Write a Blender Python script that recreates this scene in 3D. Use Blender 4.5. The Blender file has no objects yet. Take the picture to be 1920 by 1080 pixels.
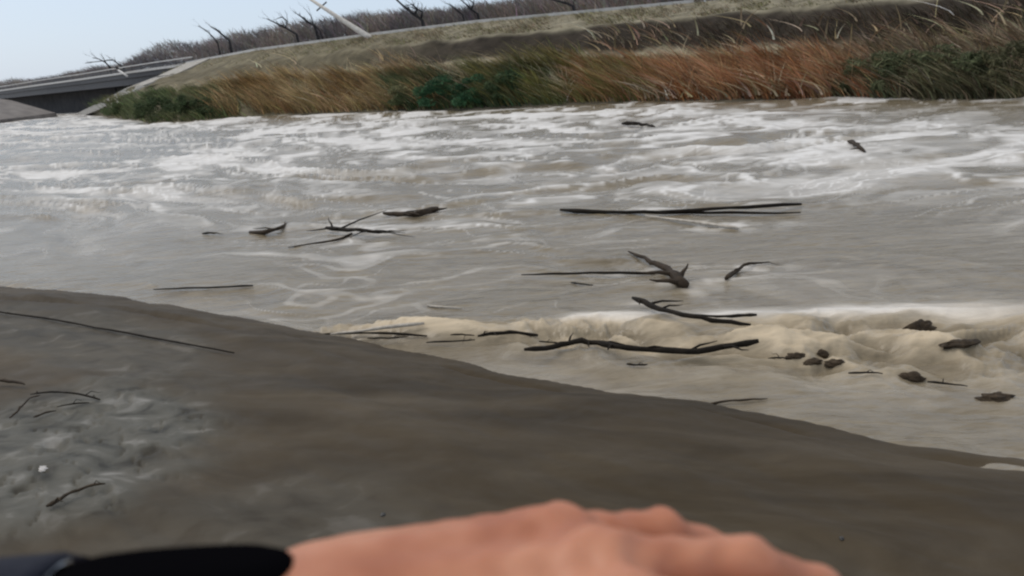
import bpy, math, random
import numpy as np
from mathutils import Vector, Matrix
random.seed(7)
RNG = np.random.default_rng(11)
scene = bpy.context.scene
col = scene.collection

# ------------------------------------------------------------------ camera
F_PX, CX, CY = 1507.0, 960.0, 540.0          # focal length and centre in 1920x1080 pixels
EYE = 2.5                                    # metres above the water
pitch = math.atan(409.0 / F_PX); roll = math.atan(0.073)
FWD = np.array([0, math.cos(pitch), -math.sin(pitch)])
R0 = np.array([1.0, 0, 0]); U0 = np.array([0, math.sin(pitch), math.cos(pitch)])
RIGHT = R0 * math.cos(roll) - U0 * math.sin(roll)
UP = U0 * math.cos(roll) + R0 * math.sin(roll)
CAM = np.array([0.0, 0.0, EYE])
cam_data = bpy.data.cameras.new('camera')
cam = bpy.data.objects.new('camera', cam_data); col.objects.link(cam)
m = Matrix.Identity(4)
for i in range(3):
    m[i][0] = RIGHT[i]; m[i][1] = UP[i]; m[i][2] = -FWD[i]; m[i][3] = CAM[i]
cam.matrix_world = m
cam_data.sensor_width = 36.0; cam_data.lens = 36.0 * F_PX / 1920.0
cam_data.clip_start = 0.02; cam_data.clip_end = 5000
cam_data.dof.use_dof = True; cam_data.dof.focus_distance = 14.0; cam_data.dof.aperture_fstop = 11.0
scene.camera = cam

# ------------------------------------------------------------------ world, sun, exposure
SUN_EL, SUN_AZ = math.radians(48), math.radians(-60)    # azimuth from +Y towards +X
world = bpy.data.worlds.new('World'); scene.world = world; world.use_nodes = True
wn = world.node_tree.nodes; wl = world.node_tree.links
bg = wn['Background']
sky = wn.new('ShaderNodeTexSky'); sky.sky_type = 'NISHITA'; sky.sun_disc = False
sky.sun_elevation = SUN_EL; sky.sun_rotation = SUN_AZ
sky.air_density = 1.0; sky.dust_density = 2.0; sky.ozone_density = 1.0
mixw = wn.new('ShaderNodeMix'); mixw.data_type = 'RGBA'; mixw.inputs['Factor'].default_value = 0.72
wl.new(sky.outputs['Color'], mixw.inputs['A'])
# thin overcast: bluish low down, a warmer white higher up
tcw = wn.new('ShaderNodeTexCoord'); sx = wn.new('ShaderNodeSeparateXYZ'); wl.new(tcw.outputs['Generated'], sx.inputs[0])
rw = wn.new('ShaderNodeValToRGB'); rw.color_ramp.elements[0].position = .22; rw.color_ramp.elements[0].color = (.615, .735, .90, 1)
rw.color_ramp.elements[1].position = .60; rw.color_ramp.elements[1].color = (.92, .86, .76, 1)
wl.new(sx.outputs['Z'], rw.inputs['Fac'])
sw = wn.new('ShaderNodeVectorMath'); sw.operation = 'SCALE'; sw.inputs['Scale'].default_value = 9.2; wl.new(rw.outputs['Color'], sw.inputs[0])
wl.new(sw.outputs['Vector'], mixw.inputs['B'])
wl.new(mixw.outputs['Result'], bg.inputs['Color']); bg.inputs['Strength'].default_value = 0.115
sd = bpy.data.lights.new('sun', 'SUN'); sd.energy = 0.9; sd.angle = math.radians(22); sd.color = (1, .93, .84)
sun = bpy.data.objects.new('sun', sd); col.objects.link(sun)
sdir = Vector((math.sin(SUN_AZ) * math.cos(SUN_EL), math.cos(SUN_AZ) * math.cos(SUN_EL), math.sin(SUN_EL)))
sun.rotation_euler = sdir.to_track_quat('Z', 'Y').to_euler()
vs = scene.view_settings; vs.view_transform = 'Standard'; vs.look = 'None'; vs.exposure = 0.0; vs.gamma = 1.0
scene.cycles.pixel_filter_type = 'BLACKMAN_HARRIS'; scene.cycles.filter_width = 2.3

# ------------------------------------------------------------------ geometry of the view -> world
def ray(x, y):
    x = np.asarray(x, float); y = np.asarray(y, float)
    d = FWD + ((x - CX) / F_PX)[..., None] * RIGHT - ((y - CY) / F_PX)[..., None] * UP
    return d
def P(x, y, z=0.0):                      # where the sight line meets the level z
    d = ray(x, y); t = (z - EYE) / d[..., 2]
    return CAM + d * np.asarray(t)[..., None]
def PD(x, y, D):                         # at horizontal distance D
    d = ray(x, y); h = np.hypot(d[..., 0], d[..., 1])
    return CAM + d * (np.asarray(D) / h)[..., None]
def HD(p): return np.hypot(p[..., 0], p[..., 1])

# ------------------------------------------------------------------ noise
def _hash(ix, iy, seed):
    n = (ix.astype(np.int64) * 374761393 + iy.astype(np.int64) * 668265263 + seed * 974711) & 0x7fffffff
    n = ((n ^ (n >> 13)) * 1274126177) & 0x7fffffff
    return (n ^ (n >> 16)) & 0x7fffffff
def perlin(x, y, seed=0):
    x0 = np.floor(x); y0 = np.floor(y); fx = x - x0; fy = y - y0
    def g(ix, iy, dx, dy):
        a = _hash(ix, iy, seed) * (2 * math.pi / 0x7fffffff)
        return np.cos(a) * dx + np.sin(a) * dy
    u = fx ** 3 * (fx * (fx * 6 - 15) + 10); v = fy ** 3 * (fy * (fy * 6 - 15) + 10)
    a = g(x0, y0, fx, fy); b = g(x0 + 1, y0, fx - 1, fy); c = g(x0, y0 + 1, fx, fy - 1); d = g(x0 + 1, y0 + 1, fx - 1, fy - 1)
    return (a + (b - a) * u + (c - a) * v + (a - b - c + d) * u * v) * 1.5
def fbm(x, y, seed=0, octs=4, gain=0.5):
    s = 0; a = 1; t = 0
    for o in range(octs):
        s = s + a * perlin(x * 2 ** o, y * 2 ** o, seed + o * 17); t += a; a *= gain
    return s / t
def sstep(a, b, x):
    t = np.clip((x - a) / (b - a), 0, 1); return t * t * (3 - 2 * t)

# ------------------------------------------------------------------ object helpers
def tag(o, label=None, cat=None, group=None, kind=None):
    if label: o['label'] = label
    if cat: o['category'] = cat
    if group: o['group'] = group
    if kind: o['kind'] = kind
    return o
def obj(name, verts, faces, mat, parent=None, smooth=True, attrs=None):
    me = bpy.data.meshes.new(name)
    verts = np.asarray(verts, np.float32)
    if isinstance(faces, np.ndarray):
        k = faces.shape[1]; nf = len(faces)
        me.vertices.add(len(verts)); me.vertices.foreach_set('co', verts.ravel())
        me.loops.add(nf * k); me.loops.foreach_set('vertex_index', faces.astype(np.int32).ravel())
        me.polygons.add(nf); me.polygons.foreach_set('loop_start', np.arange(0, nf * k, k, dtype=np.int32))
        me.update(calc_edges=True)
    else:
        me.from_pydata([tuple(map(float, v)) for v in verts], [], [tuple(f) for f in faces])
    me.validate()
    me.polygons.foreach_set('use_smooth', [smooth] * len(me.polygons))
    if attrs:
        for k, v in attrs.items():
            v = np.asarray(v, np.float32)
            if v.ndim == 2:
                a = me.attributes.new(k, 'FLOAT_COLOR', 'POINT')
                c = np.ones((len(v), 4), np.float32); c[:, :3] = v; a.data.foreach_set('color', c.ravel())
            else:
                a = me.attributes.new(k, 'FLOAT', 'POINT'); a.data.foreach_set('value', v)
    me.materials.append(mat)
    o = bpy.data.objects.new(name, me); col.objects.link(o)
    if parent is not None: o.parent = parent
    return o
def empty(name, loc=(0, 0, 0)):
    o = bpy.data.objects.new(name, None); col.objects.link(o); o.location = loc; o.empty_display_size = .2
    return o
class MB:
    def __init__(s): s.v = []; s.f = []
    def tube(s, pts, radii, n=6, cap=True):
        pts = [Vector(p) for p in pts]; base = len(s.v); ref = None
        for i, p in enumerate(pts):
            t = (pts[min(i + 1, len(pts) - 1)] - pts[max(i - 1, 0)]).normalized()
            if ref is None: ref = Vector((0, 0, 1)) if abs(t.z) < .9 else Vector((1, 0, 0))
            a = t.cross(ref).normalized(); b = t.cross(a).normalized(); ref = -b if False else ref
            for k in range(n):
                an = 2 * math.pi * k / n
                q = p + (a * math.cos(an) + b * math.sin(an)) * radii[i]
                s.v.append(tuple(q))
        for i in range(len(pts) - 1):
            for k in range(n):
                k2 = (k + 1) % n
                s.f.append((base + i * n + k, base + i * n + k2, base + (i + 1) * n + k2, base + (i + 1) * n + k))
        if cap:
            s.f.append(tuple(base + k for k in range(n))[::-1]); s.f.append(tuple(base + (len(pts) - 1) * n + k for k in range(n)))
    def box8(s, c):                      # eight corners, bottom four then top four
        b = len(s.v); s.v += [tuple(p) for p in c]
        for f in ((0, 3, 2, 1), (4, 5, 6, 7), (0, 1, 5, 4), (1, 2, 6, 5), (2, 3, 7, 6), (3, 0, 4, 7)):
            s.f.append(tuple(b + i for i in f))
    def sweep(s, pts, side, up):         # a rectangular beam along points: side = (s0,s1) horizontal offsets, up = (z0,z1)
        pts = [np.asarray(p, float) for p in pts]; b = len(s.v)
        for i, p in enumerate(pts):
            t = pts[min(i + 1, len(pts) - 1)] - pts[max(i - 1, 0)]; t[2] = 0; t /= np.linalg.norm(t)
            nrm = np.array([-t[1], t[0], 0])
            for (a, z) in ((side[0], up[0]), (side[1], up[0]), (side[1], up[1]), (side[0], up[1])):
                s.v.append(tuple(p + nrm * a + np.array([0, 0, z])))
        for i in range(len(pts) - 1):
            for k in range(4):
                k2 = (k + 1) % 4
                s.f.append((b + i * 4 + k, b + i * 4 + k2, b + (i + 1) * 4 + k2, b + (i + 1) * 4 + k))
        s.f.append((b + 3, b + 2, b + 1, b)); e = b + (len(pts) - 1) * 4; s.f.append((e, e + 1, e + 2, e + 3))
    def build(s, name, mat, parent=None, smooth=True): return obj(name, s.v, s.f, mat, parent, smooth)

def newmat(name):
    m = bpy.data.materials.new(name); m.use_nodes = True
    return m, m.node_tree.nodes, m.node_tree.links, m.node_tree.nodes['Principled BSDF']
def ramp(n, stops):
    r = n.new('ShaderNodeValToRGB'); e = r.color_ramp.elements
    while len(e) < len(stops): e.new(.5)
    for i, (p, c) in enumerate(stops): e[i].position = p; e[i].color = (*c, 1)
    return r
def noisy(name, c1, c2, scale=3, rough=.8, bump=.3, c3=None, stretch=(1, 1, 1), detail=6, dist=.05, spec=.3):
    m, n, l, b = newmat(name)
    tc = n.new('ShaderNodeNewGeometry'); mp = n.new('ShaderNodeMapping'); mp.inputs['Scale'].default_value = stretch
    l.new(tc.outputs['Position'], mp.inputs['Vector'])
    t = n.new('ShaderNodeTexNoise'); t.inputs['Scale'].default_value = scale; t.inputs['Detail'].default_value = detail
    t.inputs['Roughness'].default_value = .62
    l.new(mp.outputs['Vector'], t.inputs['Vector'])
    st = [(.3, c1), (.7, c2)] if c3 is None else [(.28, c1), (.5, c2), (.72, c3)]
    r = ramp(n, st); l.new(t.outputs['Fac'], r.inputs['Fac']); l.new(r.outputs['Color'], b.inputs['Base Color'])
    t2 = n.new('ShaderNodeTexNoise'); t2.inputs['Scale'].default_value = scale * 6; t2.inputs['Detail'].default_value = 5
    l.new(mp.outputs['Vector'], t2.inputs['Vector'])
    bp = n.new('ShaderNodeBump'); bp.inputs['Strength'].default_value = bump; bp.inputs['Distance'].default_value = dist
    l.new(t2.outputs['Fac'], bp.inputs['Height']); l.new(bp.outputs['Normal'], b.inputs['Normal'])
    b.inputs['Roughness'].default_value = rough; b.inputs['Specular IOR Level'].default_value = spec
    return m
def attrmat(name, rough=.75, trans=.0):
    m, n, l, b = newmat(name)
    a = n.new('ShaderNodeAttribute'); a.attribute_name = 'tint'
    l.new(a.outputs['Color'], b.inputs['Base Color']); b.inputs['Roughness'].default_value = rough
    b.inputs['Specular IOR Level'].default_value = .25
    return m

M_wood = noisy('wet_wood', (.008, .007, .006), (.024, .019, .015), 8, .75, .5, dist=.01, spec=.12)
M_brownwood = noisy('brown_wood', (.02, .015, .011), (.055, .040, .028), 8, .7, .5, dist=.01, spec=.15)
M_palewood = noisy('pale_wood', (.30, .27, .23), (.62, .59, .54), 10, .5, .4, dist=.01)
M_bark = noisy('bark', (.02, .021, .026), (.05, .05, .055), 3, .9, .4)
M_twig = attrmat('twigs', .9)
M_blade = attrmat('blades', .7)
M_conc = noisy('concrete', (.30, .30, .29), (.46, .45, .43), 1.2, .85, .3)
M_bayshade = noisy('bay_shade', (.045, .045, .05), (.085, .083, .085), .6, .9, .3)  # dark tone painted for the shaded opening under the bridge
M_rail = noisy('rail_paint', (.45, .45, .45), (.62, .62, .62), 2, .5, .1)
M_darksteel = noisy('dark_steel', (.02, .021, .028), (.05, .05, .06), 2, .5, .2)
M_asphalt = noisy('asphalt', (.04, .04, .04), (.07, .07, .068), 4, .9, .3)
M_white = noisy('white_pole', (.55, .53, .50), (.75, .73, .70), 3, .6, .1)

# ------------------------------------------------------------------ ground sheet
M_ground = noisy('soil', (.10, .085, .06), (.19, .16, .12), .08, .95, .4)
S = 2500
tag(obj('ground', [(-S, -S, -1.6), (S, -S, -1.6), (S, S, -1.6), (-S, S, -1.6)], [(0, 1, 2, 3)], M_ground), kind='structure')

# flow of the river: towards the left horizon
fd = ray(-900.0, 265.7); FLOW = np.array([fd[0], fd[1]]); FLOW /= np.linalg.norm(FLOW)
ACR = np.array([FLOW[1], -FLOW[0]])             # across
PAZ = math.radians(-76); PFL = np.array([math.sin(PAZ), math.cos(PAZ)])   # heading of the surface streaks
def streakco(x, y): return x * PFL[0] + y * PFL[1], x * PFL[1] - y * PFL[0]
def flowco(x, y): return x * FLOW[0] + y * FLOW[1], x * ACR[0] + y * ACR[1]

def polydist(px, py, poly):                      # signed distance: positive on the camera side of an open polyline
    best = np.full(px.shape, 1e9); sign = np.ones(px.shape)
    for i in range(len(poly) - 1):
        a = poly[i]; b = poly[i + 1]; ab = b - a; L2 = ab @ ab
        t = np.clip(((px - a[0]) * ab[0] + (py - a[1]) * ab[1]) / L2, 0, 1)
        dx = px - a[0] - t * ab[0]; dy = py - a[1] - t * ab[1]; d = np.hypot(dx, dy)
        cr = ab[0] * (py - a[1]) - ab[1] * (px - a[0])
        k = d < best; best = np.where(k, d, best); sign = np.where(k, np.where(cr < 0, 1, -1), sign)
    return best * sign

# near waterline, left to right
nw = np.array([(-900, 470), (-300, 515), (22, 545), (140, 552), (250, 566), (400, 592), (520, 616), (620, 634), (750, 664), (870, 684), (950, 706), (1060, 728),
               (1150, 746), (1240, 757), (1320, 764), (1400, 782), (1500, 802), (1600, 824), (1700, 846), (1800, 858), (1900, 866), (2100, 900), (2600, 990)], float)
NEAR = P(nw[:, 0], nw[:, 1], 0.0)[:, :2]

# ------------------------------------------------------------------ river
FROTH = [(x, y, .30) for x, y in ((660, 424), (700, 430), (770, 392), (740, 396), (505, 428), (1345, 424), (1390, 418))] + \
        [(x, y, .22) for x, y in ((1250, 500), (1285, 532), (1400, 498), (1225, 505))] + [(x, y, .13) for x, y in ((1240, 572), (1300, 588), (1370, 598), (1100, 640), (1200, 648), (1330, 650), (960, 620), (740, 618), (1530, 672), (1570, 680), (1720, 612))]
WZ = {}
def wz(p):                                      # water height at a point
    j = int(np.abs(WZ['az'] - math.atan2(p[0], p[1])).argmin()); i = int(np.abs(WZ['D'] - math.hypot(p[0], p[1])).argmin())
    i = min(max(i, 2), len(WZ['D']) - 3); j = min(max(j, 2), len(WZ['az']) - 3)
    return float(WZ['z'][i - 2:i + 3, j - 2:j + 3].mean() * .4 + WZ['z'][i - 2:i + 3, j - 2:j + 3].max() * .6)
def on_water(x, y, lift=0.0):
    z = 0.0
    for _ in range(8): z = .5 * z + .5 * wz(P(float(x), float(y), z))
    return P(float(x), float(y), z + lift)
def build_water():
    nc, nr = 1500, 640
    az = np.radians(np.concatenate([np.linspace(-80, -38, 120, endpoint=False), np.linspace(-38, 38, nc - 240), np.linspace(38.2, 80, 120)]))
    gap = np.concatenate([np.linspace(1100, 60, nr - 160, endpoint=False), np.geomspace(60, 5, 160)])
    D = EYE * F_PX / gap
    A, DD = np.meshgrid(az, D); X = np.sin(A) * DD; Y = np.cos(A) * DD
    a, b = streakco(X, Y)
    rr_ = np.hypot(X, Y); g_ = np.log1p(rr_ / 11) / (rr_ / 11); a0, b0 = a, b; a = a * g_ * 1.25; b = b * g_ * 1.25
    # domain warp: eddies
    w1 = fbm(a * .10, b * .16, 3, 3); w2 = fbm(a * .10 + 9, b * .16 + 4, 8, 3)
    w3 = fbm(a * .45, b * .8, 31, 3); w4 = fbm(a * .45 + 3, b * .8 + 7, 37, 3)
    a2 = a + 3.6 * w1 + 1.3 * w3; b2 = b + 2.6 * w2 + .8 * w4
    # turbulent band by the near bank
    def band(pix, w0, w1_, fade=None):
        pl = P(np.array([p[0] for p in pix], float), np.array([p[1] for p in pix], float), 0)[:, :2]
        best = np.full(X.shape, 0.0)
        for i in range(len(pl) - 1):
            p0, p1 = pl[i], pl[i + 1]; ab = p1 - p0
            t = np.clip(((X - p0[0]) * ab[0] + (Y - p0[1]) * ab[1]) / (ab @ ab), 0, 1)
            d = np.hypot(X - p0[0] - t * ab[0], Y - p0[1] - t * ab[1])
            w = w0 + (w1_ - w0) * (i + t) / (len(pl) - 1)
            best = np.maximum(best, np.exp(-(d / w) ** 2))
        return best
    TB = band([(640, 625), (900, 632), (1150, 640), (1400, 655), (1600, 655), (1900, 650), (2200, 650)], .22, 1.05)
    LIP = band([(1080, 612), (1300, 606), (1500, 600), (1700, 592), (1900, 592), (2200, 590)], .22, .38)
    EDGE = np.exp(-np.clip(-polydist(X, Y, NEAR), 0, None) / .8)
    far = sstep(10, 22, DD)
    SM = np.maximum(band([(1500, 450), (1700, 470), (1900, 500)], 3.2, 3.4), band([(0, 500), (200, 505), (350, 520)], 2.6, 1.6))
    SM = np.maximum(SM, band([(1450, 206), (1700, 205), (1900, 215), (2200, 215)], 2.0, 6.0) * 1.2)
    SM = np.maximum(SM, band([(-200, 430), (100, 440), (330, 455)], 4.5, 2.5)); SM = np.clip(SM, 0, 1)
    # height
    fade = np.clip(1.3 - DD / 120, .25, 1)
    z = .10 * fbm(a2 * .26, b2 * .9, 5, 4, .5) * (1 - .35 * SM) * (1.15 + 1.1 * far)
    rid = 1 - np.abs(fbm(a2 * .26 + 5, b2 * .95, 12, 3, .42)) * 2.6
    rid2 = 1 - np.abs(fbm(a2 * .13 + 50, b2 * .55, 77, 3, .42)) * 2.8
    rid3 = 1 - np.abs(fbm(a2 * .45 + 31, b2 * 1.9, 97, 2, .4)) * 2.6
    z += (.040 * np.clip(rid, -.2, 1) + .035 * np.clip(rid2, 0, 1) ** 2) * (1 - .75 * SM) * (.7 + 1.8 * far)
    # lumpy boil
    l1 = fbm(a * .85 + 1.2 * w3, b * 1.8 + w4, 21, 5, .58); l2 = 1 - np.abs(fbm(a * 1.1 + w3, b * 2.2 + w4, 44, 3)) * 2
    z += TB * (.25 * l1 + .09 * l2 - .01 + .035 * fbm(a * 2.2 + w3, b * 4.6, 131, 3))
    z += LIP * (.035 + .035 * fbm(a * .8, b * 1.5, 55, 3))
    z -= .10 * band([(1000, 654), (1150, 660), (1280, 668), (1420, 664)], .10, .14) * sstep(-.4, .3, fbm(a * 1.5, b * 2, 71, 2))
    z += .012 * fbm(a * 3.5, b * 7, 61, 3) * (.25 + TB)
    # foam mask
    n_big = fbm(a * .11, b * .2, 91, 3)
    patch = sstep(-.65, .15, n_big + .30 * far - .50 * SM)
    thin = sstep(.84, .99, rid) * .65 + sstep(.88, .99, rid2) * .95 + .5 * sstep(.88, 1.0, rid3)
    w5 = fbm(a2 * .3 + 60, b2 * .7, 161, 3); w6 = fbm(a2 * .3 + 80, b2 * .7, 163, 3)
    mar = fbm(a2 * .24 + 20 + 1.3 * w5, b2 * .75 + 1.0 * w6, 66, 5, .5)
    broad = sstep(-.12, .38, mar) * .62
    thin = thin * sstep(6.0, 8.5, DD)
    breakup = .45 + .9 * sstep(-.3, .35, fbm(a * .8, b * 1.4, 25, 3))
    foam = (thin * (.7 + .35 * far) * breakup + broad * (.55 + .95 * far + 1.1 * sstep(20, 45, DD)) * (.6 + .4 * breakup)) * patch * (.45 + .55 * sstep(6, 11, DD))
    foam = foam * (1 - .62 * SM)
    foam = foam * (1 - .7 * TB); foam = np.maximum(foam, TB * (.06 + 1.45 * l1 + .5 * l2 + .35 * fbm(a * 2.4 + w3, b * 5.5 + w4, 141, 3))); foam = np.maximum(foam, LIP * (.95 + .5 * fbm(a * .9, b * 1.6, 15, 3)))
    for (fx, fy, fr) in FROTH:
        q = P(float(fx), float(fy), .03); dx = X - q[0]; dy = Y - q[1]; u_ = dx * PFL[0] + dy * PFL[1]; v_ = dx * PFL[1] - dy * PFL[0]
        foam = np.maximum(foam, .85 * np.exp(-(u_ / (fr * 2.4)) ** 2 - (v_ / fr) ** 2) * sstep(-.25, .3, fbm(X * 2.2, Y * 2.2, 201, 3)))
    foam = np.clip(foam, 0, 1)
    a, b = a0, b0
    V = np.stack([X, Y, z], -1).reshape(-1, 3); WZ.update(az=az, D=D, z=z)
    i = np.arange(len(D) * len(az)).reshape(len(D), len(az))
    Fq = np.stack([i[:-1, :-1], i[:-1, 1:], i[1:, 1:], i[1:, :-1]], -1).reshape(-1, 4)
    m, n, l, b_ = newmat('muddy_water')
    at = n.new('ShaderNodeAttribute'); at.attribute_name = 'foam'
    ab = n.new('ShaderNodeAttribute'); ab.attribute_name = 'boil'
    geo = n.new('ShaderNodeNewGeometry'); mp = n.new('ShaderNodeMapping')
    mp.inputs['Rotation'].default_value = (0, 0, -math.atan2(FLOW[1], FLOW[0])); mp.inputs['Scale'].default_value = (.5, 1.6, 1)
    l.new(geo.outputs['Position'], mp.inputs['Vector'])
    ns = n.new('ShaderNodeTexNoise'); ns.inputs['Scale'].default_value = 1.6; ns.inputs['Detail'].default_value = 8; ns.inputs['Distortion'].default_value = 1.6; ns.inputs['Roughness'].default_value = .6
    l.new(mp.outputs['Vector'], ns.inputs['Vector'])
    mud = ramp(n, [(.3, (.142, .119, .083)), (.7, (.240, .207, .150))]); l.new(ns.outputs['Fac'], mud.inputs['Fac'])
    fo = n.new('ShaderNodeMath'); fo.operation = 'MULTIPLY_ADD'
    mm = n.new('ShaderNodeMapRange'); mm.inputs['From Min'].default_value = .3; mm.inputs['From Max'].default_value = .7
    mm.inputs['To Min'].default_value = .55; mm.inputs['To Max'].default_value = 1.25
    l.new(ns.outputs['Fac'], mm.inputs['Value']); l.new(at.outputs['Fac'], fo.inputs[0]); l.new(mm.outputs['Result'], fo.inputs[1]); fo.inputs[2].default_value = 0
    fo.use_clamp = True
    fc = n.new('ShaderNodeMix'); fc.data_type = 'RGBA'; fc.inputs['A'].default_value = (.74, .75, .77, 1); fc.inputs['B'].default_value = (.62, .53, .40, 1)
    l.new(ab.outputs['Fac'], fc.inputs['Factor'])
    mx = n.new('ShaderNodeMix'); mx.data_type = 'RGBA'; l.new(fo.outputs[0], mx.inputs['Factor'])
    l.new(mud.outputs['Color'], mx.inputs['A']); l.new(fc.outputs['Result'], mx.inputs['B'])
    l.new(mx.outputs['Result'], b_.inputs['Base Color'])
    rr = n.new('ShaderNodeMapRange'); rr.inputs['To Min'].default_value = .22; rr.inputs['To Max'].default_value = .6
    l.new(fo.outputs[0], rr.inputs['Value']); l.new(rr.outputs['Result'], b_.inputs['Roughness'])
    b_.inputs['IOR'].default_value = 1.33
    nb = n.new('ShaderNodeTexNoise'); nb.inputs['Scale'].default_value = 5; nb.inputs['Detail'].default_value = 5; l.new(mp.outputs['Vector'], nb.inputs['Vector'])
    bp = n.new('ShaderNodeBump'); bp.inputs['Strength'].default_value = .45; bp.inputs['Distance'].default_value = .08
    l.new(nb.outputs['Fac'], bp.inputs['Height']); l.new(bp.outputs['Normal'], b_.inputs['Normal'])
    o = obj('river_water', V, Fq, m, attrs={'foam': foam.ravel(), 'boil': np.clip(TB * 1.3 - LIP * .35 + .25 * np.exp(-((DD - 8) / 4) ** 2), 0, 1).ravel()})
    tag(o, kind='structure')
build_water()

# ------------------------------------------------------------------ near bank
def bank_h(X, Y):
    d = polydist(X, Y, NEAR)                    # inland distance
    a, b = flowco(X, Y)
    d = d + .10 * fbm(a * .7, b * .7, 2, 3) + .03 * fbm(a * 3, b * 3, 4, 2)
    h = np.where(d < 0, d * .5, 0.0)
    h = h + .045 * sstep(-.02, .08, d) + .21 * np.clip(d, 0, 1.0) + .11 * np.clip(d - 1.0, 0, 5)
    h = h + .05 * sstep(.15, .8, d)
    d0_ = .32 + .17 * np.clip(np.hypot(X, Y) - 6, 0, 5) + .12 * fbm(a * .5, b * .5, 9, 2)
    h = h - .05 * np.exp(-((d - d0_) / .06) ** 2) * sstep(-.35, .2, fbm(a * .8, b * .8, 19, 2)) + .02 * sstep(.25, -.05, d - d0_) * sstep(0, .1, d)
    h = h + np.where(d > 0, .09 * fbm(a * .30, b * 1.1, 14, 4) + .028 * fbm(a * .9, b * 3.4, 15, 4) + .004 * fbm(a * 4, b * 7.0, 16, 3), 0) * sstep(0, .5, d)
    h = h - .12 * sstep(2.2, 3.6, d) * 0
    return h, d
def build_bank():
    nc, nr = 900, 520
    az = np.radians(np.linspace(-85, 80, nc)); D = np.geomspace(.35, 30, nr)
    A, DD = np.meshgrid(az, D); X = np.sin(A) * DD; Y = np.cos(A) * DD
    h, d = bank_h(X, Y); a, b = flowco(X, Y)
    # rough pale heap of dried silt at lower left
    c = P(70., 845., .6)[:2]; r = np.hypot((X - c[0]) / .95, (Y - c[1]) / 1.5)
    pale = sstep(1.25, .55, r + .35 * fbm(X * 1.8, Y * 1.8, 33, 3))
    cr = 1 - np.abs(fbm(X * 2.6, Y * 2.6, 34, 3)) * 3
    h = h + pale * (.03 + .016 * fbm(X * 2.6, Y * 2.6, 35, 4, .45) - .022 * sstep(.86, 1, cr))
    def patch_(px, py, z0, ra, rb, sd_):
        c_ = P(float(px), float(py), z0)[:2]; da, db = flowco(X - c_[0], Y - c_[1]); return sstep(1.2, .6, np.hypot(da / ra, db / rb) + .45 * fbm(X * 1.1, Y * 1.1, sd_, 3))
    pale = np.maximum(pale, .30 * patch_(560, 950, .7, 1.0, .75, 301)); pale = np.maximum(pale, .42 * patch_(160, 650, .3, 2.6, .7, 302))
    keep = d > -1.2
    V = np.stack([X, Y, h], -1).reshape(-1, 3)
    i = np.arange(nr * nc).reshape(nr, nc)
    Fq = np.stack([i[:-1, :-1], i[:-1, 1:], i[1:, 1:], i[1:, :-1]], -1).reshape(-1, 4)
    k = keep.ravel()[Fq].any(1); Fq = Fq[k]
    used = np.unique(Fq); rm = np.full(nr * nc, -1); rm[used] = np.arange(len(used))
    m, n, l, b_ = newmat('wet_mud')
    geo = n.new('ShaderNodeNewGeometry')
    mp = n.new('ShaderNodeMapping'); mp.inputs['Rotation'].default_value = (0, 0, -math.atan2(FLOW[1], FLOW[0])); mp.inputs['Scale'].default_value = (.35, 1.2, 1)
    l.new(geo.outputs['Position'], mp.inputs['Vector'])
    t = n.new('ShaderNodeTexNoise'); t.inputs['Scale'].default_value = .9; t.inputs['Detail'].default_value = 8; t.inputs['Distortion'].default_value = .9; t.inputs['Roughness'].default_value = .6
    l.new(mp.outputs['Vector'], t.inputs['Vector'])
    r = ramp(n, [(.34, (.030, .022, .012)), (.5, (.050, .038, .023)), (.66, (.080, .064, .043))]); l.new(t.outputs['Fac'], r.inputs['Fac'])
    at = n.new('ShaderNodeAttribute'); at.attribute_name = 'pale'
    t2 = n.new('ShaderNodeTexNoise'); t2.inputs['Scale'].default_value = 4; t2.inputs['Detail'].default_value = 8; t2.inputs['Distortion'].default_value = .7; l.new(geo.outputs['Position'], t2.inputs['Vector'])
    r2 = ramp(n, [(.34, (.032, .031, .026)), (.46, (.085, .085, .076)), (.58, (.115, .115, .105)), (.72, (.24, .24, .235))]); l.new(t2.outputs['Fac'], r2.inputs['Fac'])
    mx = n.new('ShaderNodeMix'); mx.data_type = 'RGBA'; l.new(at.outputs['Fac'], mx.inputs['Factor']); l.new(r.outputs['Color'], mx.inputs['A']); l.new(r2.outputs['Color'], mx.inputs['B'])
    l.new(mx.outputs['Result'], b_.inputs['Base Color'])
    rr = n.new('ShaderNodeMapRange'); rr.inputs['To Min'].default_value = .45; rr.inputs['To Max'].default_value = .8
    l.new(t2.outputs['Fac'], rr.inputs['Value']); l.new(rr.outputs['Result'], b_.inputs['Roughness'])
    bp = n.new('ShaderNodeBump'); bp.inputs['Strength'].default_value = .22; bp.inputs['Distance'].default_value = .012
    l.new(t2.outputs['Fac'], bp.inputs['Height']); l.new(bp.outputs['Normal'], b_.inputs['Normal'])
    b_.inputs['Specular IOR Level'].default_value = .16
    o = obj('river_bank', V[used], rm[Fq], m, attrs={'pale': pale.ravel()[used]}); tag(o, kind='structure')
build_bank()
def on_bank(x, y, lift=0.0):                    # the sight line's meeting with the near bank
    z = .6
    for _ in range(12):
        p = P(float(x), float(y), z); hh, _d = bank_h(np.array([p[0]]), np.array([p[1]])); z = .5 * z + .5 * float(max(hh[0], 0))
    return p + np.array([0, 0, lift])

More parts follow.
